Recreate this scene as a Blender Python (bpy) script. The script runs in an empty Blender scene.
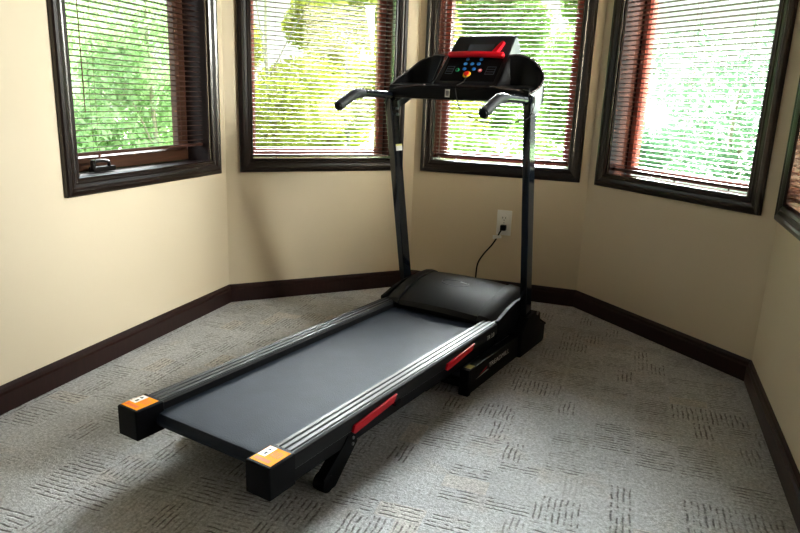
import bpy, bmesh, math, random
from mathutils import Vector, Matrix
random.seed(7)
col = bpy.context.scene.collection
PI = math.pi

# ------------------------------------------------------------------ materials
def newmat(name):
    m = bpy.data.materials.new(name); m.use_nodes = True
    nt = m.node_tree; b = nt.nodes['Principled BSDF']
    return m, nt, b
def L(nt, a, b): nt.links.new(a, b)
def math_node(nt, op, a, b=None, c=None):
    n = nt.nodes.new('ShaderNodeMath'); n.operation = op
    for i, x in enumerate((a, b, c)):
        if x is None: continue
        if isinstance(x, (int, float)): n.inputs[i].default_value = x
        else: nt.links.new(x, n.inputs[i])
    return n.outputs[0]
def mixc(nt, fac, a, b, mode='MIX'):
    n = nt.nodes.new('ShaderNodeMix'); n.data_type = 'RGBA'; n.blend_type = mode
    for sock, x in ((n.inputs[0], fac), (n.inputs[6], a), (n.inputs[7], b)):
        if isinstance(x, (int, float)): sock.default_value = x
        elif isinstance(x, tuple): sock.default_value = (*x, 1) if len(x) == 3 else x
        else: nt.links.new(x, sock)
    return n.outputs[2]
def noise(nt, vec, scale, detail=3, rough=.5):
    n = nt.nodes.new('ShaderNodeTexNoise'); n.inputs['Scale'].default_value = scale
    n.inputs['Detail'].default_value = detail; n.inputs['Roughness'].default_value = rough
    if vec is not None: nt.links.new(vec, n.inputs['Vector'])
    return n.outputs['Fac']
def ramp(nt, fac, lo, hi):
    n = nt.nodes.new('ShaderNodeMapRange'); n.inputs[1].default_value = lo; n.inputs[2].default_value = hi
    nt.links.new(fac, n.inputs[0]); return n.outputs[0]
def objco(nt): return nt.nodes.new('ShaderNodeTexCoord').outputs['Object']
def bump(nt, b, h, strength, dist):
    n = nt.nodes.new('ShaderNodeBump'); n.inputs['Strength'].default_value = strength
    n.inputs['Distance'].default_value = dist
    nt.links.new(h, n.inputs['Height']); nt.links.new(n.outputs[0], b.inputs['Normal'])
def plain(name, c, rough=.5, metal=0, var=.12, scale=40, spec=.5, coat=0, bmp=0):
    m, nt, b = newmat(name)
    f = noise(nt, objco(nt), scale)
    L(nt, mixc(nt, f, tuple(x*(1-var) for x in c), tuple(min(1, x*(1+var)) for x in c)), b.inputs['Base Color'])
    b.inputs['Roughness'].default_value = rough; b.inputs['Metallic'].default_value = metal
    b.inputs['Specular IOR Level'].default_value = spec
    if coat: b.inputs['Coat Weight'].default_value = coat; b.inputs['Coat Roughness'].default_value = .12
    if bmp: bump(nt, b, noise(nt, objco(nt), scale*8), bmp, .001)
    return m
def wood(name, c1, c2, rough=.3, coat=.5, stretch=(1, 1, 14)):
    m, nt, b = newmat(name)
    mp = nt.nodes.new('ShaderNodeMapping'); mp.inputs['Scale'].default_value = stretch
    L(nt, objco(nt), mp.inputs[0])
    f = noise(nt, mp.outputs[0], 9, 5, .65)
    L(nt, mixc(nt, ramp(nt, f, .3, .7), c1, c2), b.inputs['Base Color'])
    b.inputs['Roughness'].default_value = rough
    b.inputs['Coat Weight'].default_value = coat; b.inputs['Coat Roughness'].default_value = .15
    bump(nt, b, f, .12, .002)
    return m

M = {}
# wall paint
m, nt, b = newmat('wall_paint')
co = objco(nt)
f = noise(nt, co, 1.3, 2)
L(nt, mixc(nt, f, (.675, .575, .43), (.735, .635, .485)), b.inputs['Base Color'])
b.inputs['Roughness'].default_value = .55; b.inputs['Specular IOR Level'].default_value = .35
bump(nt, b, noise(nt, co, 160, 3), .1, .002)
M['wall'] = m
M['rear'] = plain('low_bounce_rear_paint', (.12, .09, .065), .7, scale=3, var=.05)  # unseen rear walls kept dark to cut bounce light
M['ceiling'] = plain('ceiling_paint', (.30, .26, .20), .8, scale=3, var=.02)
M['casing'] = wood('dark_casing_wood', (.009, .006, .005), (.022, .012, .009), .3, .3)
M['jamb'] = wood('varnished_jamb_wood', (.035, .014, .010), (.06, .024, .016), .16, 1.0)
M['base'] = wood('dark_baseboard_wood', (.017, .005, .0045), (.032, .009, .008), .32, .35, (10, 10, 1))
M['sash'] = wood('mahogany_sash_wood', (.17, .045, .03), (.27, .075, .05), .3, .4)
M['sash_dark'] = wood('brown_sash_wood', (.05, .022, .012), (.10, .045, .025), .35, .3)
M['jamb_shaded'] = wood('shaded_jamb_wood', (.012, .005, .004), (.03, .012, .009), .6, .0)  # jamb wood copy with shade put into its colour, leftmost window
M['slat'] = wood('blind_slat_wood', (.05, .019, .013), (.085, .032, .022), .42, .15, (1, 12, 12))
M['cord'] = plain('blind_cord', (.16, .07, .06), .8)
M['bronze'] = plain('bronze_crank', (.02, .017, .015), .35, .6)
# glass
m, nt, b = newmat('window_glass'); nt.nodes.remove(b)
tr = nt.nodes.new('ShaderNodeBsdfTransparent'); tr.inputs[0].default_value = (.95, .975, .96, 1)
gl = nt.nodes.new('ShaderNodeBsdfGlossy'); gl.inputs['Roughness'].default_value = .02
fr = nt.nodes.new('ShaderNodeLayerWeight'); fr.inputs[0].default_value = .5
fr_ = math_node(nt, 'MULTIPLY_ADD', math_node(nt, 'POWER', fr.outputs['Facing'], 4.0), .8, .04)
mx = nt.nodes.new('ShaderNodeMixShader'); L(nt, fr_, mx.inputs[0]); L(nt, tr.outputs[0], mx.inputs[1]); L(nt, gl.outputs[0], mx.inputs[2])
L(nt, mx.outputs[0], nt.nodes['Material Output'].inputs[0]); M['glass'] = m

# carpet : cut-and-loop basket weave, grey
m, nt, b = newmat('basket_weave_carpet')
mp = nt.nodes.new('ShaderNodeMapping'); mp.inputs['Rotation'].default_value = (0, 0, math.radians(18)); L(nt, objco(nt), mp.inputs[0])
wob = nt.nodes.new('ShaderNodeTexNoise'); wob.inputs['Scale'].default_value = 22; L(nt, mp.outputs[0], wob.inputs['Vector'])
vs = nt.nodes.new('ShaderNodeVectorMath'); vs.operation = 'MULTIPLY_ADD'; vs.inputs[1].default_value = (.012, .012, 0)
L(nt, wob.outputs['Color'], vs.inputs[0]); L(nt, mp.outputs[0], vs.inputs[2])
sx = nt.nodes.new('ShaderNodeSeparateXYZ'); L(nt, vs.outputs[0], sx.inputs[0])
C_ = .135
px = math_node(nt, 'DIVIDE', sx.outputs[0], C_); py = math_node(nt, 'DIVIDE', sx.outputs[1], C_)
ix = math_node(nt, 'FLOOR', px); iy = math_node(nt, 'FLOOR', py)
fx = math_node(nt, 'SUBTRACT', px, ix); fy = math_node(nt, 'SUBTRACT', py, iy)
def wn(x, y, z):
    cb = nt.nodes.new('ShaderNodeCombineXYZ')
    for i, a in enumerate((x, y, z)):
        if isinstance(a, (int, float)): cb.inputs[i].default_value = a
        else: L(nt, a, cb.inputs[i])
    w = nt.nodes.new('ShaderNodeTexWhiteNoise'); L(nt, cb.outputs[0], w.inputs[0]); return w.outputs[0]
ori = math_node(nt, 'GREATER_THAN', wn(ix, iy, 0.0), .62)
inv = math_node(nt, 'SUBTRACT', 1.0, ori)
t = math_node(nt, 'ADD', math_node(nt, 'MULTIPLY', fx, ori), math_node(nt, 'MULTIPLY', fy, inv))
l = math_node(nt, 'ADD', math_node(nt, 'MULTIPLY', fy, ori), math_node(nt, 'MULTIPLY', fx, inv))
half = math_node(nt, 'FLOOR', math_node(nt, 'MULTIPLY', t, 2.0))
pres = wn(ix, iy, math_node(nt, 'ADD', half, 1.0))
st = math_node(nt, 'ABSOLUTE', math_node(nt, 'SUBTRACT', math_node(nt, 'FRACT', math_node(nt, 'MULTIPLY', t, 8.0)), .5))
groove = ramp(nt, st, .24, .06)                     # 1 in the groove
ends = ramp(nt, math_node(nt, 'ABSOLUTE', math_node(nt, 'SUBTRACT', l, .5)), .47, .41)
broken = ramp(nt, noise(nt, mp.outputs[0], 26, 3, .7), .40, .56)
g = math_node(nt, 'MULTIPLY', math_node(nt, 'MULTIPLY', groove, ends), math_node(nt, 'MULTIPLY', broken, ramp(nt, pres, .30, .62)))
plush = math_node(nt, 'GREATER_THAN', wn(ix, iy, math_node(nt, 'ADD', half, 5.0)), .968)
pile = noise(nt, mp.outputs[0], 120, 4, .8)
pile2 = noise(nt, mp.outputs[0], 60, 3, .7)
blot = noise(nt, mp.outputs[0], 2.6, 4, .6)
blot2 = noise(nt, mp.outputs[0], 5.0, 3, .6)
base = mixc(nt, ramp(nt, blot, .35, .65), (.63, .645, .67), (.75, .76, .78))
base = mixc(nt, ramp(nt, blot2, .55, .8), base, (.68, .64, .61))
base = mixc(nt, math_node(nt, 'MULTIPLY', plush, .6), base, (.78, .74, .70))
pl = math_node(nt, 'ADD', math_node(nt, 'MULTIPLY', ramp(nt, pile, .32, .68), .55), math_node(nt, 'MULTIPLY', ramp(nt, pile2, .30, .70), .45))
base = mixc(nt, pl, mixc(nt, 1.0, base, (.50, .50, .50), 'MULTIPLY'), mixc(nt, 1.0, base, (1.30, 1.30, 1.30), 'MULTIPLY'))
base = mixc(nt, math_node(nt, 'MULTIPLY', g, .78), base, (.10, .095, .09))
L(nt, base, b.inputs['Base Color'])
b.inputs['Roughness'].default_value = .95; b.inputs['Specular IOR Level'].default_value = .1
b.inputs['Sheen Weight'].default_value = .25
hgt = math_node(nt, 'SUBTRACT', math_node(nt, 'MULTIPLY', pl, .5), g)
bump(nt, b, hgt, .7, .006)
M['carpet'] = m

# treadmill materials
M['black'] = plain('black_moulded_plastic', (.0045, .0045, .006), .42, scale=30, bmp=.05, spec=.2)
M['cap'] = plain('black_cap_plastic', (.0035, .0035, .005), .5, scale=30, spec=.18)
M['hood'] = plain('charcoal_hood_plastic', (.012, .012, .013), .5, scale=120, bmp=.15, spec=.3)
M['tube'] = plain('black_powdercoat_steel', (.008, .009, .012), .17, scale=60, spec=.8)
M['post'] = plain('blue_black_post_steel', (.010, .013, .018), .10, scale=60, spec=.9)
M['rim'] = plain('dark_grey_gloss_rim', (.09, .078, .08), .25, scale=40)
M['foam'] = plain('black_foam_grip', (.012, .013, .016), .45, scale=200, bmp=.2)
M['belt'] = plain('textured_black_belt', (.032, .041, .060), .62, scale=14, var=.15, spec=.3, bmp=0)
m = M['belt']; nt = m.node_tree; b = nt.nodes['Principled BSDF']
vo = nt.nodes.new('ShaderNodeTexVoronoi'); vo.inputs['Scale'].default_value = 240; L(nt, objco(nt), vo.inputs['Vector'])
bump(nt, b, vo.outputs['Distance'], .3, .001)
M['rail'] = plain('dark_grey_rail', (.010, .010, .0115), .42, scale=70, spec=.3)
M['ridge'] = plain('silver_grey_rail_ridge', (.028, .028, .031), .42, .35, scale=70)
M['red'] = plain('red_plastic', (.55, .008, .022), .4, scale=20, spec=.3)
M['silver'] = plain('pale_grey_plastic', (.30, .35, .37), .3, .2, var=.04)  # pale grey stands in for the window reflection on the cup shell
M['panel'] = plain('console_panel_black', (.014, .017, .024), .28, scale=50)
M['screen'] = plain('grey_lcd_screen', (.10, .12, .15), .12, scale=8)
M['blue'] = plain('blue_button', (.03, .22, .62), .35)
M['green'] = plain('green_button', (.02, .33, .16), .35)
M['pink'] = plain('red_pink_button', (.62, .10, .12), .35)
M['yellow'] = plain('yellow_button_ring', (.85, .55, .02), .35)
M['bred'] = plain('red_button', (.75, .03, .015), .35)
M['orange'] = plain('orange_sticker', (.95, .31, .008), .6, var=.1, spec=.1)
M['orange2'] = plain('deep_orange_print', (.70, .13, .005), .4)
M['white'] = plain('white_print', (.80, .79, .76), .45, var=.05)
M['ink'] = plain('black_print', (.03, .03, .03), .5)
M['paleyellow'] = plain('pale_yellow_sticker', (.72, .68, .25), .45, var=.05)
M['greyprint'] = plain('grey_print', (.30, .30, .31), .5)
M['bolt'] = plain('steel_bolt', (.35, .35, .36), .3, .9)
M['plate'] = plain('ivory_outlet_plastic', (.86, .85, .82), .35, var=.03)
M['slot'] = plain('outlet_slot_dark', (.02, .02, .02), .6)
M['grass'] = plain('lawn_grass', (.10, .19, .05), .9, scale=2, var=.3)
M['bark'] = plain('tree_bark', (.26, .24, .17), .9, scale=12, var=.4)
def leafmat(name, c1, c2):
    m, nt, b = newmat(name)
    g = nt.nodes.new('ShaderNodeNewGeometry')
    c = mixc(nt, g.outputs['Random Per Island'], c1, c2)
    L(nt, c, b.inputs['Base Color']); b.inputs['Roughness'].default_value = .6
    tl = nt.nodes.new('ShaderNodeBsdfTranslucent'); L(nt, c, tl.inputs[0])
    mx = nt.nodes.new('ShaderNodeMixShader'); mx.inputs[0].default_value = .5
    L(nt, b.outputs[0], mx.inputs[1]); L(nt, tl.outputs[0], mx.inputs[2])
    L(nt, mx.outputs[0], nt.nodes['Material Output'].inputs[0]); return m
M['leaf_mint'] = leafmat('mint_leaves', (.24, .38, .16), (.36, .48, .25))
M['leaf_yellow'] = leafmat('yellow_green_leaves', (.20, .215, .025), (.30, .30, .06))
M['leaf_green'] = leafmat('fresh_green_leaves', (.11, .20, .04), (.20, .29, .08))
M['leaf_blue'] = leafmat('blue_green_leaves', (.06, .14, .065), (.12, .22, .115))

# ------------------------------------------------------------------ mesh builders
class MB:
    def __init__(s): s.bm = bmesh.new()
    def quad(s, *vs): return s.bm.faces.new([s.bm.verts.new(v) for v in vs])
    def box(s, x0, x1, y0, y1, z0, z1, bev=0, seg=2, mat=None):
        t = bmesh.new(); bmesh.ops.create_cube(t, size=1)
        for v in t.verts:
            v.co = Vector(((x0+x1)/2+v.co.x*(x1-x0), (y0+y1)/2+v.co.y*(y1-y0), (z0+z1)/2+v.co.z*(z1-z0)))
        if bev: bmesh.ops.bevel(t, geom=t.edges[:], offset=bev, segments=seg, profile=.7, affect='EDGES')
        s.merge(t, mat); return s
    def merge(s, t, mat=None):
        if mat is not None: t.transform(mat)
        me = bpy.data.meshes.new('tmp'); t.to_mesh(me); t.free(); s.bm.from_mesh(me); bpy.data.meshes.remove(me)
    def hexa(s, a, b_, bev=0, seg=2):          # two quads (bottom/top) each 4 pts in the same order
        t = bmesh.new(); va = [t.verts.new(v) for v in a]; vb = [t.verts.new(v) for v in b_]
        n = len(va)
        t.faces.new(va[::-1]); t.faces.new(vb)
        for i in range(n): t.faces.new((va[i], va[(i+1) % n], vb[(i+1) % n], vb[i]))
        bmesh.ops.recalc_face_normals(t, faces=t.faces[:])
        if bev: bmesh.ops.bevel(t, geom=t.edges[:], offset=bev, segments=seg, profile=.7, affect='EDGES')
        s.merge(t); return s
    def prism(s, pts, axis, a, b_, bev=0, seg=2):   # polygon in the other two axes, extruded along axis from a to b_
        def mk(p, w):
            if axis == 'y': return Vector((p[0], w, p[1]))
            if axis == 'x': return Vector((w, p[0], p[1]))
            return Vector((p[0], p[1], w))
        return s.hexa([mk(p, a) for p in pts], [mk(p, b_) for p in pts], bev, seg)
    def cyl(s, p, q, r, r2=None, n=20, caps=True):
        p, q = Vector(p), Vector(q); r2 = r if r2 is None else r2
        ax = (q-p).normalized(); x = ax.orthogonal().normalized(); y = ax.cross(x)
        A = [s.bm.verts.new(p+(x*math.cos(2*PI*i/n)+y*math.sin(2*PI*i/n))*r) for i in range(n)]
        B = [s.bm.verts.new(q+(x*math.cos(2*PI*i/n)+y*math.sin(2*PI*i/n))*r2) for i in range(n)]
        for i in range(n): s.bm.faces.new((A[i], A[(i+1) % n], B[(i+1) % n], B[i]))
        if caps: s.bm.faces.new(A[::-1]); s.bm.faces.new(B)
        return s
    def tube(s, pts, r, n=12, sub=8, caps=True):   # smooth tube through points
        P = [Vector(p) for p in pts]; path = []
        E = [P[0]*2-P[1]] + P + [P[-1]*2-P[-2]]
        for i in range(1, len(E)-2):
            for k in range(sub):
                t = k/sub; a, b_, c, d = E[i-1], E[i], E[i+1], E[i+2]
                path.append(.5*((2*b_)+(c-a)*t+(2*a-5*b_+4*c-d)*t*t+(3*b_-a-3*c+d)*t**3))
        path.append(P[-1]); prev = None; x = None
        for i, c in enumerate(path):
            ax = (path[min(i+1, len(path)-1)]-path[max(i-1, 0)]).normalized()
            x = ax.orthogonal().normalized() if x is None else (x-ax*x.dot(ax)).normalized()
            y = ax.cross(x); rr = r(i/(len(path)-1)) if callable(r) else r
            ring = [s.bm.verts.new(c+(x*math.cos(2*PI*k/n)+y*math.sin(2*PI*k/n))*rr) for k in range(n)]
            if prev:
                for k in range(n): s.bm.faces.new((prev[k], prev[(k+1) % n], ring[(k+1) % n], ring[k]))
            elif caps: s.bm.faces.new(ring[::-1])
            prev = ring
        if caps: s.bm.faces.new(prev)
        return s
    def frame(s, x0, x1, z0, z1, prof):   # mitred frame in xz; prof = [(inset, y)]
        loops = []
        for t, y in prof:
            loops.append([s.bm.verts.new(v) for v in ((x0+t, y, z0+t), (x1-t, y, z0+t), (x1-t, y, z1-t), (x0+t, y, z1-t))])
        for a, b_ in zip(loops, loops[1:]+loops[:1]):
            for i in range(4): s.bm.faces.new((a[i], a[(i+1) % 4], b_[(i+1) % 4], b_[i]))
        return s
    def build(s, name, mat, parent=None, smooth=False, sub=0, kind=None):
        bmesh.ops.recalc_face_normals(s.bm, faces=s.bm.faces[:])
        me = bpy.data.meshes.new(name); s.bm.to_mesh(me); s.bm.free()
        o = bpy.data.objects.new(name, me); col.objects.link(o)
        me.materials.append(mat)
        if smooth:
            for p in me.polygons: p.use_smooth = True
            if smooth != 'all':
                try: me.set_sharp_from_angle(angle=math.radians(smooth if smooth is not True else 35))
                except Exception: pass
        if sub:
            md = o.modifiers.new('sub', 'SUBSURF'); md.levels = md.render_levels = sub
        if parent is not None: o.parent = parent
        if kind: o['kind'] = kind
        return o
def empty(name, loc=(0, 0, 0), rz=0, kind=None):
    o = bpy.data.objects.new(name, None); col.objects.link(o); o.location = loc; o.rotation_euler = (0, 0, rz)
    o.empty_display_size = .1
    if kind: o['kind'] = kind
    return o
def tag(o, label, cat, group=None, kind=None):
    o['label'] = label; o['category'] = cat
    if group: o['group'] = group
    if kind: o['kind'] = kind
    return o
def text_mesh(s, size, depth=.0006):
    cu = bpy.data.curves.new('t', 'FONT'); cu.body = s; cu.size = size; cu.extrude = depth; cu.align_x = 'CENTER'; cu.align_y = 'CENTER'
    o = bpy.data.objects.new('t', cu); col.objects.link(o)
    dg = bpy.context.evaluated_depsgraph_get(); me = bpy.data.meshes.new_from_object(o.evaluated_get(dg))
    bpy.data.objects.remove(o); bpy.data.curves.remove(cu); return me
def put_text(s, size, X, Y, pos, name, mat, parent, width=None):
    me = text_mesh(s, size); X = Vector(X).normalized(); Y = Vector(Y).normalized(); Zv = X.cross(Y)
    if width:
        xs = [v.co.x for v in me.vertices]; k = width/(max(xs)-min(xs))
        for v in me.vertices: v.co.x *= k
    mt = Matrix((X, Y, Zv)).transposed().to_4x4(); mt.translation = Vector(pos)
    me.transform(mt); me.name = name
    o = bpy.data.objects.new(name, me); col.objects.link(o); me.materials.clear(); me.materials.append(mat); o.parent = parent
    return o

# ------------------------------------------------------------------ room shell
WP = [Vector(v) for v in ((-.9448, 3.4059), (.0223, 3.8856), (.9636, 3.5738), (1.4654, 2.5962))]
dl = Vector((math.sin(math.radians(17.6)), math.cos(math.radians(17.6))))
dr = Vector((math.sin(math.radians(-161.2)), math.cos(math.radians(-161.2))))
Pa = WP[0]-dl*5.6; Pz = WP[3]+dr*1.5
CEIL = 2.45; TH = .15; ZB, ZT = .762, 1.93
poly = [Pa] + WP + [Pz, Vector((3.6, Pz.y)), Vector((3.6, Pa.y))]
n = len(poly)
def outn(i):
    d = (poly[(i+1) % n]-poly[i]).normalized(); return Vector((-d.y, d.x)), d
def offs(i, t):
    (n0, d0), (n1, d1) = outn((i-1) % n), outn(i)
    a = poly[i]+n0*t; bb = poly[i]+n1*t
    den = d0.x*-d1.y+d1.x*d0.y
    r = bb-a; k = (r.x*-d1.y+d1.x*r.y)/den
    return a+d0*k
OUT = [offs(i, TH) for i in range(n)]
BB = [offs(i, -.0175) for i in range(n)]; BB2 = [offs(i, -.011) for i in range(n)]; BB3 = [offs(i, -.004) for i in range(n)]
wall_names = ['wall_left', 'wall_back_left', 'wall_back', 'wall_back_right', 'wall_right', 'wall_right_return', 'wall_rear_right', 'wall_rear']
# window in each wall : casing outer s0,s1 ; opening a,b ; origin at 'ref' corner
win = {0: ('end', -1.055, -.065, -.978, -.15, .845), 1: ('start', .072, 1.0, .142, .930, .778), 2: ('start', .045, .948, .117, .878, .795),
       3: ('start', .066, 1.025, .150, .950, .790), 4: ('start', .035, .985, .112, .908, .79)}
for i in range(n):
    A, B = poly[i], poly[(i+1) % n]; OA, OB = OUT[i], OUT[(i+1) % n]
    mb = MB(); d = (B-A).normalized(); nn = Vector((-d.y, d.x)); Ln = (B-A).length
    def wq(a0, a1, z0, z1):   # block between s=a0..a1
        def pt(s, outer):
            if outer:
                q = (OA if s <= 0 else OB if s >= Ln else A+d*s+nn*TH)
            else: q = A+d*s
            return q
        c = [pt(a0, 0), pt(a1, 0), pt(a1, 1), pt(a0, 1)]
        mb.hexa([(p.x, p.y, z0) for p in c], [(p.x, p.y, z1) for p in c])
    if i in win:
        ref, s0, s1, a, bb, zr = win[i]; o_ = Ln if ref == 'end' else 0
        a, bb = a+o_-.012, bb+o_+.012
        wq(0, a, 0, CEIL); wq(bb, Ln, 0, CEIL); wq(a, bb, 0, ZB-.012); wq(a, bb, ZT+.012, CEIL)
    else: wq(0, Ln, 0, CEIL)
    bmesh.ops.remove_doubles(mb.bm, verts=mb.bm.verts[:], dist=.0001)
    mb.build(wall_names[i], M['wall'] if i < 6 else M['rear'], kind='structure')
    # baseboard with moulded top
    mb = MB(); j = (i+1) % n
    prof = [(0, None), (BB, .0), (BB, .066), (BB2, .072), (BB2, .084), (BB3, .094), (0, .0945)]
    for (p0, z0), (p1, z1) in zip(prof[1:], prof[2:]):
        a0, b0 = (p0[i], p0[j]) if p0 else (A, B); a1, b1 = (p1[i], p1[j]) if p1 else (A, B)
        mb.quad((a0.x, a0.y, z0), (b0.x, b0.y, z0), (b1.x, b1.y, z1), (a1.x, a1.y, z1))
    bmesh.ops.remove_doubles(mb.bm, verts=mb.bm.verts[:], dist=.0001)
    mb.build(wall_names[i].replace('wall', 'baseboard'), M['base'], kind='structure')
mb = MB(); mb.hexa([(p.x, p.y, -.12) for p in OUT], [(p.x, p.y, 0) for p in OUT]); mb.build('floor', M['carpet'], kind='structure')
mb = MB(); mb.hexa([(p.x, p.y, CEIL) for p in OUT], [(p.x, p.y, CEIL+.1) for p in OUT]); mb.build('ceiling', M['ceiling'], kind='structure')

# ------------------------------------------------------------------ windows and blinds
blind_labels = {0: 'dark wood slat blind in the leftmost window, hanging above a crank handle',
 1: 'dark wood slat blind in the window left of the treadmill console, over yellowish foliage',
 2: 'dark wood slat blind in the window directly behind the treadmill console',
 3: 'dark wood slat blind in the large window right of the treadmill, against white sky',
 4: 'dark wood slat blind in the window cut off by the right edge'}
for i in sorted(win):
    ref, s0, s1, a, bb, zr = win[i]
    A = WP[0] if i == 0 else poly[i]
    d = (poly[i+1]-poly[i]).normalized(); rz = math.atan2(d.y, d.x)
    W = empty('window_%d' % (i+1), (A.x, A.y, 0), rz, 'structure')
    MB().frame(s0, s1, .697, ZT+(a-s0)*.85, [(0, 0), (0, -.017), (.006, -.022), (.018, -.024), (.026, -.019), (.031, -.019), (.044, -.014), (.049, -.016), (.058, -.011), (.0655, -.012), (.067, -.008), (.067, .01), (.05, .01)]).build('window_casing', M['casing'], W, kind='structure')
    MB().frame(a-.010, bb+.010, ZB-.010, ZT+.010, [(0, -.004), (.010, -.004), (.010, .153), (0, .153)]).build('window_jamb', M['jamb_shaded'] if i == 0 else M['jamb'], W, kind='structure')
    sw = .062 if i == 0 else .040
    MB().frame(a+.004, bb-.004, ZB+.004, ZT-.004, [(0, .112), (.004, .110), (sw-.010, .110), (sw, .120), (sw, .150), (0, .150)]).build('window_sash', M['sash_dark'] if i == 0 else M['sash'], W, kind='structure')
    MB().box(a+.038, bb-.038, .132, .136, ZB+.038, ZT-.038).build('window_pane', M['glass'], W, kind='structure')
    if i == 0:
        mb = MB(); cx = a+.20
        mb.box(cx-.06, cx+.06, .055, .084, ZB+.004, ZB+.024, .005).tube([(cx+.03, .062, ZB+.026), (cx+.01, .050, ZB+.043), (cx-.04, .046, ZB+.050), (cx-.075, .046, ZB+.045)], .007, 10, 6)
        mb.cyl((cx-.075, .046, ZB+.02), (cx-.075, .046, ZB+.055), .010)
        mb.build('crank_handle', M['bronze'], W, True, kind='structure')
    # blind : a thing of its own, hung in the jamb
    Bd = empty('window_blind', (A.x, A.y, 0), rz)
    tag(Bd, blind_labels[i], 'window blind', 'wooden blinds in the bay windows')
    x0, x1 = a+.006, bb-.006; yc = .034
    MB().box(x0, x1, yc-.018, yc+.018, ZT-.04, ZT-.002, .003).build('head_rail', M['slat'], Bd)
    MB().box(x0, x1, yc-.012, yc+.012, zr-.007, zr+.006, .003).build('bottom_rail', M['slat'], Bd)
    mb = MB(); z = zr+.022; k = 0
    while z < ZT-.05:
        tl = math.radians(-4); c, s_ = math.cos(tl)*.0125, math.sin(tl)*.0125
        jx = random.uniform(-.002, .002); jz = random.uniform(-.0008, .0008)
        pr = [(-1, 0), (-.35, .0018), (.35, .0018), (1, 0)]
        top = [(yc+u*c, z+jz+u*s_+h) for u, h in pr]
        pts = top+[(y, zz-.0020) for y, zz in top[::-1]]
        mb.prism(pts, 'x', x0+jx, x1+jx)
        z += .0225
    mb.build('slats', M['slat'], Bd)
    for f in ((.13, .5, .87) if i in (3,) else (.16, .84)):
        x = x0+(x1-x0)*f; mb = MB()
        for yy in (yc-.0135, yc+.0135): mb.cyl((x, yy, zr), (x, yy, ZT-.03), .0007, n=6)
        mb.cyl((x, yc-.012, zr-.020), (x, yc-.012, zr-.004), .003, .0045, 10)
        mb.build('ladder_cord', M['cord'], Bd)
    if i == 0:
        MB().cyl((x0+.07, yc-.017, 1.0), (x0+.07, yc-.017, ZT-.05), .002, n=8).build('tilt_wand', M['cord'], Bd)

# ------------------------------------------------------------------ treadmill (local x = towards the hood, y = user's LEFT)
T = empty('treadmill', (-.56557, 1.61501, 0), 1.02687)
tag(T, 'black folding treadmill with red side accents standing on the grey carpet', 'treadmill')
# local frame: u = x ; v (user's right) = -y
def V(u, v, z): return Vector((u, -v, z))
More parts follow.
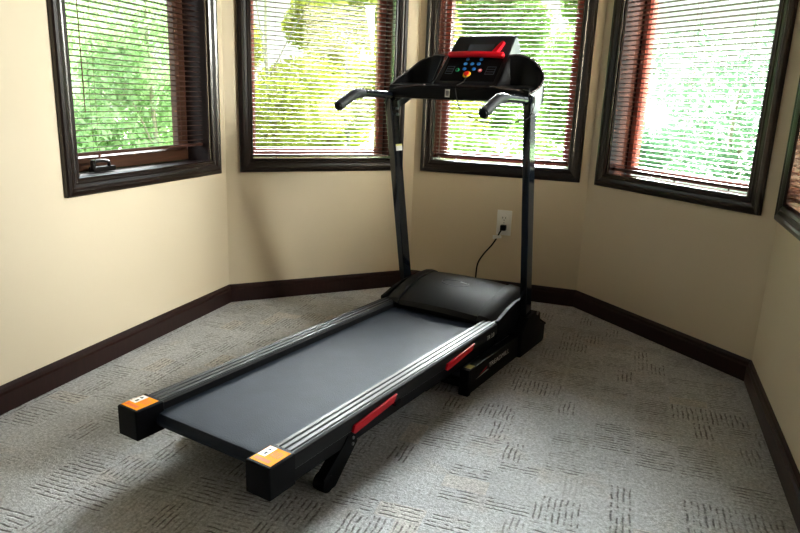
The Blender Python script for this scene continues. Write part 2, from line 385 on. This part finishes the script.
# --- running deck
mb = MB(); sec = [(.073, .168), (.062, .160), (.058, .145), (.062, .131), (.073, .124)]
mb.prism([(1.46, .1685), (.085, .1685), (.068, .165), (.058, .155), (.055, .144), (.058, .133), (.068, .123), (.085, .120), (1.46, .120)], 'y', -.224, .224)
mb.build('running_belt', M['belt'], T, 30)
mb = MB()
mb.box(.10, 1.46, -.225, .225, .128, .160).build('deck_board', M['cap'], T)
for sg in (1, -1):
    # side rail: body + raised ridges
    mb = MB(); v0, v1 = .219, .296
    prof = [(v0, .162), (v0, .190), (v0+.006, .1975)]
    for k in range(3):
        c = v0+.016+k*.0195
        prof += [(c-.008, .1970), (c-.0065, .1995), (c+.0065, .1995), (c+.008, .1970)]
    prof += [(v1-.008, .1975), (v1-.002, .193), (v1, .186), (v1, .152), (v1-.004, .150), (v0+.02, .150)]
    mb.prism([(-sg*a, z) for a, z in prof], 'x', .07, 1.42)
    rail = mb.build('side_rail', M['rail'], T, 25)
    for k in range(3):
        c = v0+.016+k*.0195
        MB().prism([(-sg*(c-.006), .1993), (-sg*(c-.005), .2002), (-sg*(c+.005), .2002), (-sg*(c+.006), .1993)], 'x', .085, 1.40).build('rail_ridge', M['ridge'], rail)['label'] = 'silver grey raised tread strip'
    # lower frame channel with pale edge line
    y0, y1 = sorted((-sg*.225, -sg*.287))
    fr = MB().box(.06, 1.50, y0, y1, .106, .150, .003).build('frame_channel', M['black'], T)
    y0, y1 = sorted((-sg*.286, -sg*.2905))
    MB().box(.09, 1.02, y0, y1, .1465, .1495).build('edge_line', M['greyprint'], fr)
    # end cap
    y0, y1 = sorted((-sg*.214, -sg*.299))
    cap = MB().box(-.012, .088, y0, y1, .106, .2005, .009, 3).build('end_cap', M['cap'], T, 40)
    y0, y1 = sorted((-sg*.222, -sg*.293))
    lab = MB().box(-.002, .074, y0, y1, .2003, .2012).build('warning_sticker', M['orange'], cap); lab['label'] = 'orange and white warning sticker'
    # sticker print: white block with warning marks towards the front-left, text lines
    y0, y1 = sorted((.2235*1 if sg < 0 else -.2235, (.2235+.025) if sg < 0 else -.2485))
    if sg > 0: ylo, yhi = -.2485, -.2235
    else: ylo, yhi = .265, .2915
    MB().box(.025, .073, ylo, yhi, .2011, .2015).build('sticker_white_block', M['white'], lab)
    mk = MB(); ym = (ylo+yhi)/2
    mk.prism([(.055, ym-.006), (.066, ym), (.055, ym+.006)], 'z', .2014, .2017)
    mk.box(.034, .046, ym-.006, ym+.001, .2014, .2017)
    mk.build('sticker_symbols', M['ink'], lab)
    mk = MB(); a0 = ylo-.034 if True else 0
    for k in range(4):
        yy = ylo-.008-k*.008
        mk.box(.034, .062-.004*(k % 2), yy-.0022, yy+.0012, .2011, .2015)
    mk.box(.006, .018, ylo-.030, yhi-.004, .2011, .2015)
    mk.build('sticker_print', M['orange2'], lab)
    # rear folding foot: bracket with wheel
    y0, y1 = sorted((-sg*.258, -sg*.290))
    ft = MB().prism([(.312, .120), (.328, .138), (.360, .138), (.376, .122), (.374, .098), (.284, .014), (.270, .001), (.226, .001), (.216, .010), (.214, .048)], 'y', y0, y1, .005).build('rear_foot', M['cap'], T, 40)
    for q in ((.352, .122), (.350, .103)):
        MB().cyl((q[0], -sg*.288, q[1]), (q[0], -sg*.2935, q[1]), .0052, n=14).build('foot_bolt', M['bolt'], ft)
    MB().cyl((.238, -sg*.252, .026), (.238, -sg*.2915, .026), .0255, n=28).build('foot_wheel', M['cap'], ft, 40)
# red accents on the visible right rail
for u0, u1 in ((.335, .575), (.910, 1.140)):
    MB().prism([(u0, .150), (u0+.008, .168), (u1, .182), (u1-.022, .158), (u0+.01, .1405)], 'y', -.2945, -.3035, .003).build('red_accent', M['red'], T, 40)['label'] = 'red plastic accent on the side rail'
rt = put_text('TR 3.0', .027, (1, 0, 0), (0, 0, 1), V(1.305, .2962, .160), 'rail_lettering', M['white'], T, .07)
MB().box(.565, .600, -.302, -.285, .140, .156, .003).build('rail_clip', M['cap'], T)
# lower lift frame under the deck
for sg in (1, -1):
    y0, y1 = sorted((-sg*.205, -sg*.250))
    MB().box(.86, 1.60, y0, y1, .066, .106, .004).build('lift_frame_arm', M['black'], T)
MB().cyl(V(1.60, -.27, .09), V(1.60, .27, .09), .018).build('pivot_tube', M['tube'], T, 40)
# --- motor hood
def hood_pts(v):   # profile at lateral v
    k = abs(v)
    return [(1.366, .186), (1.376, .2065), (1.395, .2165), (1.44, .2345), (1.50, .2535), (1.57, .268), (1.64, .2755), (1.70, .274), (1.735, .262), (1.755, .235), (1.765, .19), (1.765, .11)]
def loft(vs, shrink, name, mat, parent):
    mb = MB(); rows = []
    for v, dz, du in vs:
        row = []
        for k, (u, z) in enumerate(hood_pts(v)):
            row.append(mb.bm.verts.new(V(u+du*(1 if k < 5 else .5), v, z+dz*min(1, max(0, (z-.10)/.1)))))
        rows.append(row)
    for a, b_ in zip(rows, rows[1:]):
        for k in range(len(a)-1): mb.bm.faces.new((a[k], b_[k], b_[k+1], a[k+1]))
    for row in (rows[0], rows[-1]):       # end walls down to the frame
        vv = [mb.bm.verts.new((p.co.x, p.co.y, .11)) for p in row]
        for k in range(len(row)-1):
            mb.bm.faces.new((row[k], row[k+1], vv[k+1], vv[k]))
    bmesh.ops.remove_doubles(mb.bm, verts=mb.bm.verts[:], dist=.00005)
    return mb.build(name, mat, parent, 30)
cv = [(-.198+.396*k/16, .010*(1-(abs(-.198+.396*k/16)/.2)**2), .010*(1-(abs(-.198+.396*k/16)/.2)**2)*-1) for k in range(17)]
hood = loft(cv, 0, 'motor_hood', M['hood'], T)
MB().prism([(1.38, .166), (1.50, .166), (1.50, .24), (1.38, .204)], 'y', -.2, .2).build('hood_lip', M['cap'], T)
# embossed emblem: flat oval ring with slanted bar on the hood top
def hz(u):
    P_ = hood_pts(0)
    for (a, za), (c, zc) in zip(P_, P_[1:]):
        if a <= u <= c: return za+(zc-za)*(u-a)/(c-a)+.009
mb = MB(); ring = []
for k in range(36):
    t_ = 2*PI*k/36; u = 1.565+.030*math.sin(t_); v = -.012+.068*math.cos(t_); ring.append(V(u, v, hz(u)+.001))
mb.tube(ring+[ring[0]], .0025, 6, 1, False)
em = mb.build('hood_emblem', M['panel'], hood, 'all')
MB().hexa([V(1.585, .0, hz(1.585)), V(1.575, .050, hz(1.575)), V(1.583, .052, hz(1.583)), V(1.594, .004, hz(1.594))], [V(1.585, .0, hz(1.585)+.002), V(1.575, .050, hz(1.575)+.002), V(1.583, .052, hz(1.583)+.002), V(1.594, .004, hz(1.594)+.002)]).build('emblem_bar', M['greyprint'], em)
for sg in (1, -1):
    vs = [(sg*.2005, .006, 0), (sg*.215, .009, -.004), (sg*.245, .004, -.002), (sg*.268, -.010, .006), (sg*.288, -.024, .014)]
    o = loft(vs, 0, 'hood_side', M['hood'], T)
    y0, y1 = sorted((-sg*.215, -sg*.2975))
    # lower dark skirt of the side
    sk = MB().prism([(1.372, .11), (1.372, .208), (1.40, .214), (1.48, .236), (1.56, .248), (1.66, .250), (1.74, .21), (1.765, .11)], 'y', *sorted((-sg*.282, -sg*.2985)), .004).build('hood_skirt', M['black'], T, 30)
# --- base frame
for sg in (1, -1):
    y0, y1 = sorted((-sg*.296, -sg*.331))
    br = MB().box(1.045, 1.60, y0, y1, .004, .104, .004).build('base_rail', M['black'], T)
    y0, y1 = sorted((-sg*.299, -sg*.326))
    st_ = MB().box(1.056, 1.105, y0, y1, .1035, .1045).build('base_sticker', M['paleyellow'] if sg > 0 else M['cap'], br)
    y0, y1 = sorted((-sg*.293, -sg*.334))
    MB().box(1.038, 1.062, y0, y1, 0, .107, .004).build('base_end_cap', M['cap'], br)
    # post shoe
    y0, y1 = sorted((-sg*.288, -sg*.346))
    sh = MB().prism([(1.535, .002), (1.815, .0), (1.83, .012), (1.83, .088), (1.795, .100), (1.765, .105), (1.745, .165), (1.70, .180), (1.60, .172), (1.575, .15), (1.535, .11)], 'y', y0, y1, .006).build('post_shoe', M['black'], T, 40)
    MB().cyl((1.705, -sg*.342, .168), (1.705, -sg*.350, .168), .009, n=18).build('shoe_bolt', M['bolt'], sh)
    MB().cyl((1.79, -sg*.300, .022), (1.79, -sg*.344, .022), .021, n=24).build('transport_wheel', M['cap'], sh, 40)
    # upright post
    y0, y1 = -sg*.3005, -sg*.3315
    def pr(u, z): return (u, z)
    lo, hi = (.12, 1.125)
    def ue(z): return 1.617-.185*(z-.1)/.975
    pts0 = [(ue(lo), lo), (ue(lo)+.062, lo)]; pts1 = [(ue(hi)+.062, hi), (ue(hi), hi)]
    du_ = -.012 if sg < 0 else .006; sp_ = .010 if sg < 0 else .004
    pq = [(u+du_*(1 if z > 1 else 0), z) for u, z in pts0+pts1]
    post = MB().hexa([Vector((u, y0-sg*sp_*(z-.12), z)) for u, z in pq], [Vector((u, y1-sg*sp_*(z-.12), z)) for u, z in pq], .006, 3).build('upright_post', M['post'], T, 40)
    if sg < 0:   # sticker on the inner face of the left post
        def qd(z): return (ue(z)+.006, z), (ue(z)+.056, z)
        a_, b_ = qd(.868), qd(.890); c_ = qd(.898)
        MB().prism([a_[0], a_[1], b_[1], b_[0]], 'y', .3060, .3095).build('post_sticker', M['white'], post)['label'] = 'white sticker with a yellow top stripe'
        MB().prism([b_[0], b_[1], c_[1], c_[0]], 'y', .3058, .3095).build('post_sticker_stripe', M['paleyellow'], post)
    for zz in (1.055, 1.03):
        MB().cyl((ue(zz)+.03, -sg*.297, zz), (ue(zz)+.03, -sg*.335, zz), .006, n=14).build('post_bolt', M['bolt'], post)
    # handlebar: bracket, tube and foam grip
    g0, yv = .017, -.315*sg
    hb = MB().tube([(1.50, yv, 1.108), (1.42, yv, 1.112), (1.30, yv, 1.115), (1.20, yv, 1.114), (1.165, yv, 1.110), (1.13, yv, 1.097), (1.10, yv, 1.083)], .0165, 20, 8).build('handlebar', M['tube'], T, 'all')
    gp = MB().tube([(1.215, yv, 1.1145), (1.185, yv, 1.113), (1.160, yv, 1.108), (1.13, yv, 1.096), (1.09, yv, 1.078), (1.052, yv, 1.060)], .0195, 20, 8).build('foam_grip', M['foam'], hb, 60)
    MB().cyl((1.054, yv, 1.061), (1.046, yv, 1.0573), .0165, .014).build('grip_plug', M['cap'], hb, 40)
    MB().cyl((1.438, yv, 1.1115), (1.468, yv, 1.111), .025, n=24).build('bar_collar', M['cap'], hb, 40)
MB().box(1.066, 1.096, -.297, .297, .018, .046, .004).build('base_cross_bar', M['cap'], T)
MB().box(1.76, 1.80, -.29, .29, .02, .07, .004).build('front_cross_bar', M['cap'], T)
base_txt = put_text('TREADMILL', .030, (1, 0, 0), (0, 0, 1), V(1.33, .3312, .066), 'base_lettering', M['white'], T, .205)
MB().hexa([V(1.11, .3305, .048), V(1.225, .3305, .050), V(1.225, .3305, .054), V(1.205, .3305, .056)], [V(1.11, .3316, .048), V(1.225, .3316, .050), V(1.225, .3316, .054), V(1.205, .3316, .056)]).build('base_swoosh', M['white'], T)
MB().hexa([V(1.14, .3305, .055), V(1.20, .3305, .061), V(1.21, .3305, .069), V(1.205, .3305, .071)], [V(1.14, .3316, .055), V(1.20, .3316, .061), V(1.21, .3316, .069), V(1.205, .3316, .071)]).build('base_red_swoosh', M['red'], T)
MB().tube([V(1.80, .31, .115), V(1.86, .31, .085), V(1.90, .315, .062), V(1.915, .316, .055)], .0065, 8, 5).build('fold_lever', M['cap'], T, 'all')

# --- console
FA = Vector((1.51, 0, 1.166)); FT = Vector((.185, 0, .204)).normalized(); FN = Vector((-FT.z, 0, FT.x))
def face(v, t, h=0): return FA+FT*t+FN*h+Vector((0, -v, 0))
# front tray bar
MB().prism([(1.432, 1.102), (1.428, 1.112), (1.428, 1.146), (1.434, 1.156), (1.52, 1.168), (1.60, 1.168), (1.60, 1.100)], 'y', -.325, .325, .004).build('console_tray', M['black'], T, 40)
MB().box(1.4265, 1.4285, V(0, -.034, 0).y-.011, V(0, -.034, 0).y+.011, 1.111, 1.144).build('tray_label', M['white'], T)['label'] = 'small pale label with a grey square'
MB().box(1.4255, 1.4270, V(0, -.034, 0).y-.007, V(0, -.034, 0).y+.007, 1.117, 1.137).build('tray_label_square', M['greyprint'], T)
# wings with cup holders
rimc = [(1.445, .150, 1.158), (1.432, .215, 1.153), (1.430, .280, 1.145), (1.440, .322, 1.138), (1.48, .345, 1.160), (1.54, .339, 1.197), (1.585, .311, 1.230), (1.603, .275, 1.262), (1.618, .225, 1.285), (1.615, .185, 1.292), (1.607, .152, 1.288)]
def smooth_loop(P_, sub=4, closed=False):
    P_ = [Vector(p) for p in P_]; E_ = [P_[0]*2-P_[1]]+P_+[P_[-1]*2-P_[-2]]; o = []
    for i in range(1, len(E_)-2):
        for k in range(sub):
            t = k/sub; a, b_, c, d = E_[i-1], E_[i], E_[i+1], E_[i+2]
            o.append(.5*((2*b_)+(c-a)*t+(2*a-5*b_+4*c-d)*t*t+(3*b_-a-3*c+d)*t**3))
    return o+[P_[-1]]
for sg in (1, -1):
    rim = smooth_loop([(u, -sg*v, z) for u, v, z in rimc])
    inner_edge = [Vector((u, -sg*.150, z)) for u, z in ((1.585, 1.264), (1.555, 1.226), (1.52, 1.184), (1.48, 1.162))]
    loop = rim+inner_edge
    cen = Vector((1.515, -sg*.245, 1.125)); N_ = len(loop)
    mb = MB()
    def ringv(f, zf, dz=0):   # shrink towards the cup centre
        return [mb.bm.verts.new(Vector((cen.x+(p.x-cen.x)*f, cen.y+(p.y-cen.y)*f, cen.z+(p.z-cen.z)*zf+dz))) for p in loop]
    R = [ringv(1.0, 1.0, -.006), ringv(1.0, 1.0, 0), ringv(.93, .98, .002), ringv(.86, .90, 0), ringv(.74, .48), ringv(.62, .10), ringv(.50, -.05), ringv(.25, -.08)]
    for A_, B_ in zip(R, R[1:]):
        for k in range(N_): mb.bm.faces.new((A_[k], A_[(k+1) % N_], B_[(k+1) % N_], B_[k]))
    mb.bm.faces.new(R[-1])
    cup = mb.build('cup_holder', M['black'], T, 50)
    MB().tube([p+Vector((0, 0, .001)) for p in rim], .0048, 8, 1).build('cup_rim', M['rim'], cup, 'all')
    # outer shell: window reflection painted as a pale skin under the rim, round the outside only
    mb = MB(); part = rim[12:27]; K = len(part)
    S1 = [mb.bm.verts.new(Vector((cen.x+(p.x-cen.x)*1.003, cen.y+(p.y-cen.y)*1.003, p.z-.005))) for p in part]
    S2 = [mb.bm.verts.new(Vector((v.co.x, v.co.y, v.co.z-.55*(v.co.z-1.06)))) for v in S1]
    S3 = [mb.bm.verts.new(Vector((cen.x+(v.co.x-cen.x)*.96, cen.y+(v.co.y-cen.y)*.97, 1.062+.12*(v.co.z-1.06)+.05*max(0, k-7)/7))) for k, v in enumerate(S1)]
    S4 = [mb.bm.verts.new(Vector((cen.x+(v.co.x-cen.x)*.80, cen.y+(v.co.y-cen.y)*.86, 1.058+.05*max(0, k-7)/7))) for k, v in enumerate(S1)]
    for A_, B_ in ((S1, S2), (S2, S3), (S3, S4)):
        for k in range(K-1): mb.bm.faces.new((A_[k], A_[k+1], B_[k+1], B_[k]))
    mb.build('cup_shell', M['silver'], cup, 50)['label'] = 'outer shell of the cup holder with a window reflection painted pale'
    mb = MB(); bt = [V(1.44, sg*.16, 1.102), V(1.44, sg*.30, 1.102), V(1.49, sg*.315, 1.102), V(1.57, sg*.30, 1.102), V(1.62, sg*.16, 1.102)]
    mb.hexa(bt, [p+Vector((0, 0, .03)) for p in bt], .004).build('cup_base', M['black'], cup, 40)
# console housing
prof = [(1.51, 1.120), (1.51, 1.166), (1.695, 1.370), (1.708, 1.380), (1.722, 1.378), (1.757, 1.325), (1.735, 1.22), (1.68, 1.12)]
def hw(z): return .152 - .014*max(0, (z-1.166)/.2)
mb = MB()
mb.hexa([V(u, -hw(z), z) for u, z in prof], [V(u, hw(z), z) for u, z in prof], .005, 2)
con = mb.build('console_housing', M['panel'], T, 35)
for sg in (1, -1):   # pale grey cheeks
    q = [(1.525, 1.150), (1.525, 1.1775), (1.694, 1.364), (1.709, 1.373), (1.719, 1.371), (1.752, 1.324), (1.73, 1.22), (1.68, 1.14)]
    mb = MB(); mb.hexa([V(u, sg*(hw(z)-.001), z) for u, z in q], [V(u, sg*(hw(z)+.003), z) for u, z in q])
    mb.build('console_cheek', M['silver'], con, 35)['label'] = 'pale grey side panel of the console'
def fplate(v0, v1, t0, t1, h0, h1, name, mat, parent, skew=0):
    return MB().hexa([face(v0, t0, h0), face(v1, t0, h0), face(v1+skew, t1, h0), face(v0+skew, t1, h0)], [face(v0, t0, h1), face(v1, t0, h1), face(v1+skew, t1, h1), face(v0+skew, t1, h1)], .0012, 1).build(name, mat, parent)
fplate(-.128, .128, .02, .155, -.001, .0015, 'button_panel', M['black'], con)
scr = fplate(-.062, .060, .186, .236, -.001, .002, 'display_screen', M['screen'], con)
# red media ledge
mb = MB(); mb.tube([face(-.124, .164, .008), face(-.119, .163, .011), face(0, .159, .018), face(.114, .160, .011), face(.119, .161, .008)], .0132, 14, 6)
led = mb.build('media_ledge', M['red'], con, 'all'); led['label'] = 'red ledge bar across the console'
mb = MB(); mb.hexa([face(.070, .170, .002), face(.096, .168, .002), face(.107, .236, .002), face(.100, .244, .002), (face(.090, .240, .002))], [face(.070, .170, .022), face(.096, .168, .022), face(.107, .236, .016), face(.100, .244, .016), face(.090, .240, .016)], .004, 2)
mb.build('ledge_clip', M['red'], led, 40)
def button(v, t, r, name, mat, h=.004):
    o = MB().cyl(face(v, t, 0), face(v, t, h), r, r*.9, 22).build(name, mat, con, 40); return o
for v, t in ((-.037, .1444), (.028, .1444), (-.038, .1175), (-.006, .1175), (.025, .1175), (-.032, .0878), (.013, .0878)):
    button(v, t, .0092, 'speed_button', M['blue'])['label'] = 'round blue button'
gb = button(-.063, .0814, .0100, 'start_button', M['green']); gb['label'] = 'round green button'
MB().cyl(face(-.063, .0814, .003), face(-.063, .0814, .0045), .0062, n=18).build('button_face', M['panel'], gb)
pb = button(.045, .080, .0100, 'stop_button', M['pink']); pb['label'] = 'round red button'
MB().cyl(face(.045, .080, .003), face(.045, .080, .0045), .0045, n=18).build('button_face', M['white'], pb)
yb = button(-.009, .0566, .0185, 'safety_key', M['yellow'], .005); yb['label'] = 'red round key in a yellow ring'
MB().cyl(face(-.009, .0566, .004), face(-.009, .0566, .010), .0125, .011, 22).build('key_knob', M['bred'], yb, 40)
for v0, v1 in ((-.115, -.085), (.075, .112)):
    mb = MB(); mb.hexa([face(v0-.003, .058, .0012), face(v1+.003, .058, .0012), face(v1+.003, .104, .0012), face(v0-.003, .104, .0012)], [face(v0-.003, .058, .0018), face(v1+.003, .058, .0018), face(v1+.003, .104, .0018), face(v0-.003, .104, .0018)])
    pp = mb.build('program_chart', M['screen'], con)
    mb = MB()
    for k in range(3):
        q = [face(v0, .062+k*.014, .0016), face(v1, .062+k*.014, .0016), face(v1, .071+k*.014, .0016), face(v0, .071+k*.014, .0016)]
        mb.hexa(q, [p+FN*.0008 for p in q])
    mb.build('chart_lines', M['black'], pp)
# safety key cord drooping from the console to the right post
MB().tube([face(-.007, .050, .006), face(-.004, .012, .006), V(1.44, 0, 1.157), V(1.421, .012, 1.12), V(1.40, .045, 1.065), V(1.37, .11, 1.035), V(1.37, .20, 1.018), V(1.39, .28, 1.024), V(1.415, .338, 1.045), V(1.43, .352, 1.10), V(1.425, .342, 1.14), V(1.428, .30, 1.152)], .0021, 6, 6).build('safety_key_cord', M['ink'], T, 'all')

# ------------------------------------------------------------------ outlet and power cord on the back wall
i = 2; A = poly[i]; d = (poly[3]-poly[2]).normalized(); rz = math.atan2(d.y, d.x)
ox, oz = .556, .437
OUTL = empty('wall_outlet', (A.x+d.x*ox, A.y+d.y*ox, oz), rz)
tag(OUTL, 'white duplex wall outlet with a black plug, on the back wall', 'outlet')
pl_ = MB().box(-.042, .042, -.006, -.0005, -.072, .072, .003).build('outlet_plate', M['plate'], OUTL, 40)
for zz in (.026, -.026):
    rc = MB().cyl((0, -.005, zz), (0, -.0085, zz), .0215, n=28).build('receptacle', M['plate'], OUTL, 40)
    mb = MB(); mb.box(-.010, -.0075, -.0092, -.008, zz-.002, zz+.009); mb.box(.0065, .009, -.0092, -.008, zz-.001, zz+.008); mb.cyl((0, -.008, zz-.010), (0, -.0092, zz-.010), .0028, n=12)
    mb.build('receptacle_slots', M['slot'], rc)
MB().cyl((0, -.0055, 0), (0, -.0075, 0), .0035, n=12).build('plate_screw', M['bolt'], OUTL)
PC = empty('power_cord', (A.x+d.x*ox, A.y+d.y*ox, 0), rz)
tag(PC, 'black power cord plugged into the lower socket and drooping behind the treadmill', 'power cord')
MB().box(-.015, .017, -.040, -.0095, oz-.040, oz-.010, .006, 3).build('plug', M['cap'], PC, 40)
MB().tube([(-.004, -.034, oz-.030), (-.014, -.045, oz-.052), (-.026, -.044, oz-.080), (-.055, -.04, oz-.130), (-.100, -.036, oz-.190), (-.130, -.034, oz-.25), (-.136, -.034, oz-.33), (-.130, -.06, .05), (-.10, -.13, .012), (-.06, -.16, .0065)], .0042, 10, 8).build('cord', M['cap'], PC, 'all')
MB().hexa([(-.052, -.050, oz-.070), (-.004, -.050, oz-.066), (-.002, -.050, oz-.081), (-.050, -.050, oz-.092)], [(-.052, -.040, oz-.070), (-.004, -.040, oz-.066), (-.002, -.040, oz-.081), (-.050, -.040, oz-.092)], .002).build('cord_tag', M['white'], PC)['label'] = 'white tag wrapped round the cord'

# ------------------------------------------------------------------ outside: lawn and trees
GZ = -.9
mb = MB(); mb.box(-30, 30, 4.6, 45, GZ-.2, GZ); mb.build('lawn', M['grass'], kind='structure')
def tree(az, dist, w, h, z0, leaf, nleaf, size, label, name='tree', dens=1):
    x, y = math.sin(math.radians(az))*dist, math.cos(math.radians(az))*dist
    root = empty(name, (x, y, GZ)); tag(root, label, 'tree' if name != 'bush' else 'bush', 'trees and bushes outside the bay windows')
    rnd = random.Random(int(az*37+dist*11))
    mb = MB(); blobs = []
    for _ in range(14):
        a = rnd.uniform(0, 2*PI); r = rnd.uniform(.1, .75)
        blobs.append((Vector((math.cos(a)*r*w, math.sin(a)*r*w, z0+h*rnd.uniform(.12, .9))), rnd.uniform(.28, .5)*w))
    verts, faces = [], []
    for _ in range(nleaf):
        c, r = rnd.choice(blobs); dv = Vector((rnd.gauss(0, 1), rnd.gauss(0, 1), rnd.gauss(0, 1))).normalized()
        p = c+dv*r*rnd.uniform(.55, 1.05); s = size*rnd.uniform(.6, 1.4)
        ax = Vector((rnd.gauss(0, 1), rnd.gauss(0, 1), rnd.gauss(0, 1))).normalized(); bx = ax.orthogonal().normalized()
        k = len(verts); verts += [p-ax*s, p+bx*s*.5, p+ax*s, p-bx*s*.5]; faces.append((k, k+1, k+2, k+3))
    me = bpy.data.meshes.new('crown'); me.from_pydata(verts, [], faces); me.materials.append(M[leaf])
    o = bpy.data.objects.new('foliage', me); col.objects.link(o); o.parent = root
    mb = MB(); tr_ = .025*w+.01
    mb.tube([(0, 0, 0), (.03*w, 0, z0+h*.2), (-.02*w, .02, z0+h*.5), (0, 0, z0+h*.8)], lambda t: tr_*(1-.7*t), 8, 4)
    for _ in range(5):
        c, r = rnd.choice(blobs); zs = min(c.z*.7, z0+h*.5)
        mb.tube([(0, 0, zs*.8), (c.x*.5, c.y*.5, c.z*.8), tuple(c)], lambda t: tr_*.4*(1-.7*t), 6, 3)
    mb.build('trunk', M['bark'], root, 'all')
tree(-36.5, 10.4, 1.5, 5.0, .0, 'leaf_mint', 15000, .05, 'pale mint green tree at the left side of the leftmost window')
tree(-28.5, 14.5, 1.8, 5.6, .0, 'leaf_mint', 15000, .06, 'mint green tree further back in the middle of the leftmost window')
tree(-21, 9.4, 1.4, 5.0, .0, 'leaf_mint', 15000, .05, 'pale mint green tree at the right side of the leftmost window')
tree(-12, 13.0, 1.5, 5.6, .0, 'leaf_yellow', 22000, .055, 'yellow green tree at the left side of the window left of the console')
tree(-5.5, 17.0, 1.9, 6.0, .0, 'leaf_yellow', 22000, .075, 'yellow green tree further back in the middle of the window left of the console')
tree(0.5, 10.0, 1.1, 4.8, .0, 'leaf_yellow', 10000, .045, 'yellow green tree beside the handlebar in the window left of the console')
tree(7, 15.0, 1.4, 5.6, .0, 'leaf_green', 20000, .06, 'fresh green tree behind the treadmill console')
tree(13.5, 12.5, 1.25, 5.4, .0, 'leaf_green', 20000, .05, 'fresh green tree at the right side of the window behind the console')
tree(6.8, 7.6, .8, 1.75, .0, 'leaf_green', 4500, .045, 'low fresh green bush below the console seen through the window behind it', 'bush')
tree(20.5, 8.8, .75, 1.9, .0, 'leaf_blue', 3000, .045, 'low blue green bush at the left side of the large right window', 'bush')
tree(25.5, 13.5, 1.9, 3.1, .0, 'leaf_blue', 9000, .06, 'low blue green tree in the middle of the large right window')
tree(33, 9.0, 1.0, 1.9, .0, 'leaf_blue', 3600, .045, 'blue green bush at the right side of the large right window', 'bush')

# ------------------------------------------------------------------ light
w = bpy.data.worlds.new('World'); bpy.context.scene.world = w; w.use_nodes = True
nt = w.node_tree; bg = nt.nodes['Background']
tc = nt.nodes.new('ShaderNodeTexCoord'); sp = nt.nodes.new('ShaderNodeSeparateXYZ'); nt.links.new(tc.outputs['Generated'], sp.inputs[0])
c = mixc(nt, ramp(nt, sp.outputs[2], .12, .55), (.55, .56, .53), (2.7, 3.05, 3.4))
nt.links.new(c, bg.inputs[0]); bg.inputs[1].default_value = 2.2
def area(name, loc, target, size, sizey, power, colr=(1, 1, 1)):
    l = bpy.data.lights.new(name, 'AREA'); l.shape = 'RECTANGLE'; l.size = size; l.size_y = sizey; l.energy = power; l.color = colr
    o = bpy.data.objects.new(name, l); col.objects.link(o); o.location = loc
    o.rotation_euler = (Vector(target)-Vector(loc)).to_track_quat('-Z', 'Y').to_euler(); return o
su = bpy.data.lights.new('sun', 'SUN'); su.energy = 92; su.angle = math.radians(32); su.color = (.98, .99, 1)
so = bpy.data.objects.new('sun', su); col.objects.link(so); so.location = (2, 6, 6)
so.rotation_euler = Vector((-.20, -.98, -.52)).to_track_quat('-Z', 'Y').to_euler()
# unseen fill lamps added behind the camera, overhead and to the right
area('rear_fill_top', (.6, -.3, 2.40), (.2, .9, 0), 1.2, 1.2, 3, (1, .95, .86))
area('rear_fill_side', (3.4, -.2, 1.5), (-1.2, 2.0, .7), 1.6, 1.4, 7, (1, .97, .93))

area('right_window_fill', (2.75, 1.75, 2.0), (-1.1, 2.7, .9), 1.0, 1.0, 540, (1, .98, .95))  # area lamp added outside the right window to brighten the left wall

# ------------------------------------------------------------------ camera
cam = bpy.data.cameras.new('camera'); co_ = bpy.data.objects.new('camera', cam); col.objects.link(co_)
f_px, pitch, roll = 659.903, .2535592, .0406624
cam.sensor_width = 36; cam.lens = f_px*36/800; cam.shift_x = -5.602/800; cam.shift_y = 2.9457/800
F = Vector((0, math.cos(pitch), -math.sin(pitch))); Rr = Vector((1, 0, 0)); U = Rr.cross(F)
R2 = Rr*math.cos(roll)+U*math.sin(roll); U2 = -Rr*math.sin(roll)+U*math.cos(roll)
mt = Matrix((R2, U2, -F)).transposed().to_4x4(); mt.translation = Vector((0, 0, 1.1)); co_.matrix_world = mt
cam.clip_start = .02
sc = bpy.context.scene; sc.camera = co_
sc.view_settings.view_transform = 'Standard'; sc.view_settings.look = 'Medium High Contrast'; sc.view_settings.exposure = .08
sc.cycles.max_bounces = 10; sc.cycles.transparent_max_bounces = 12
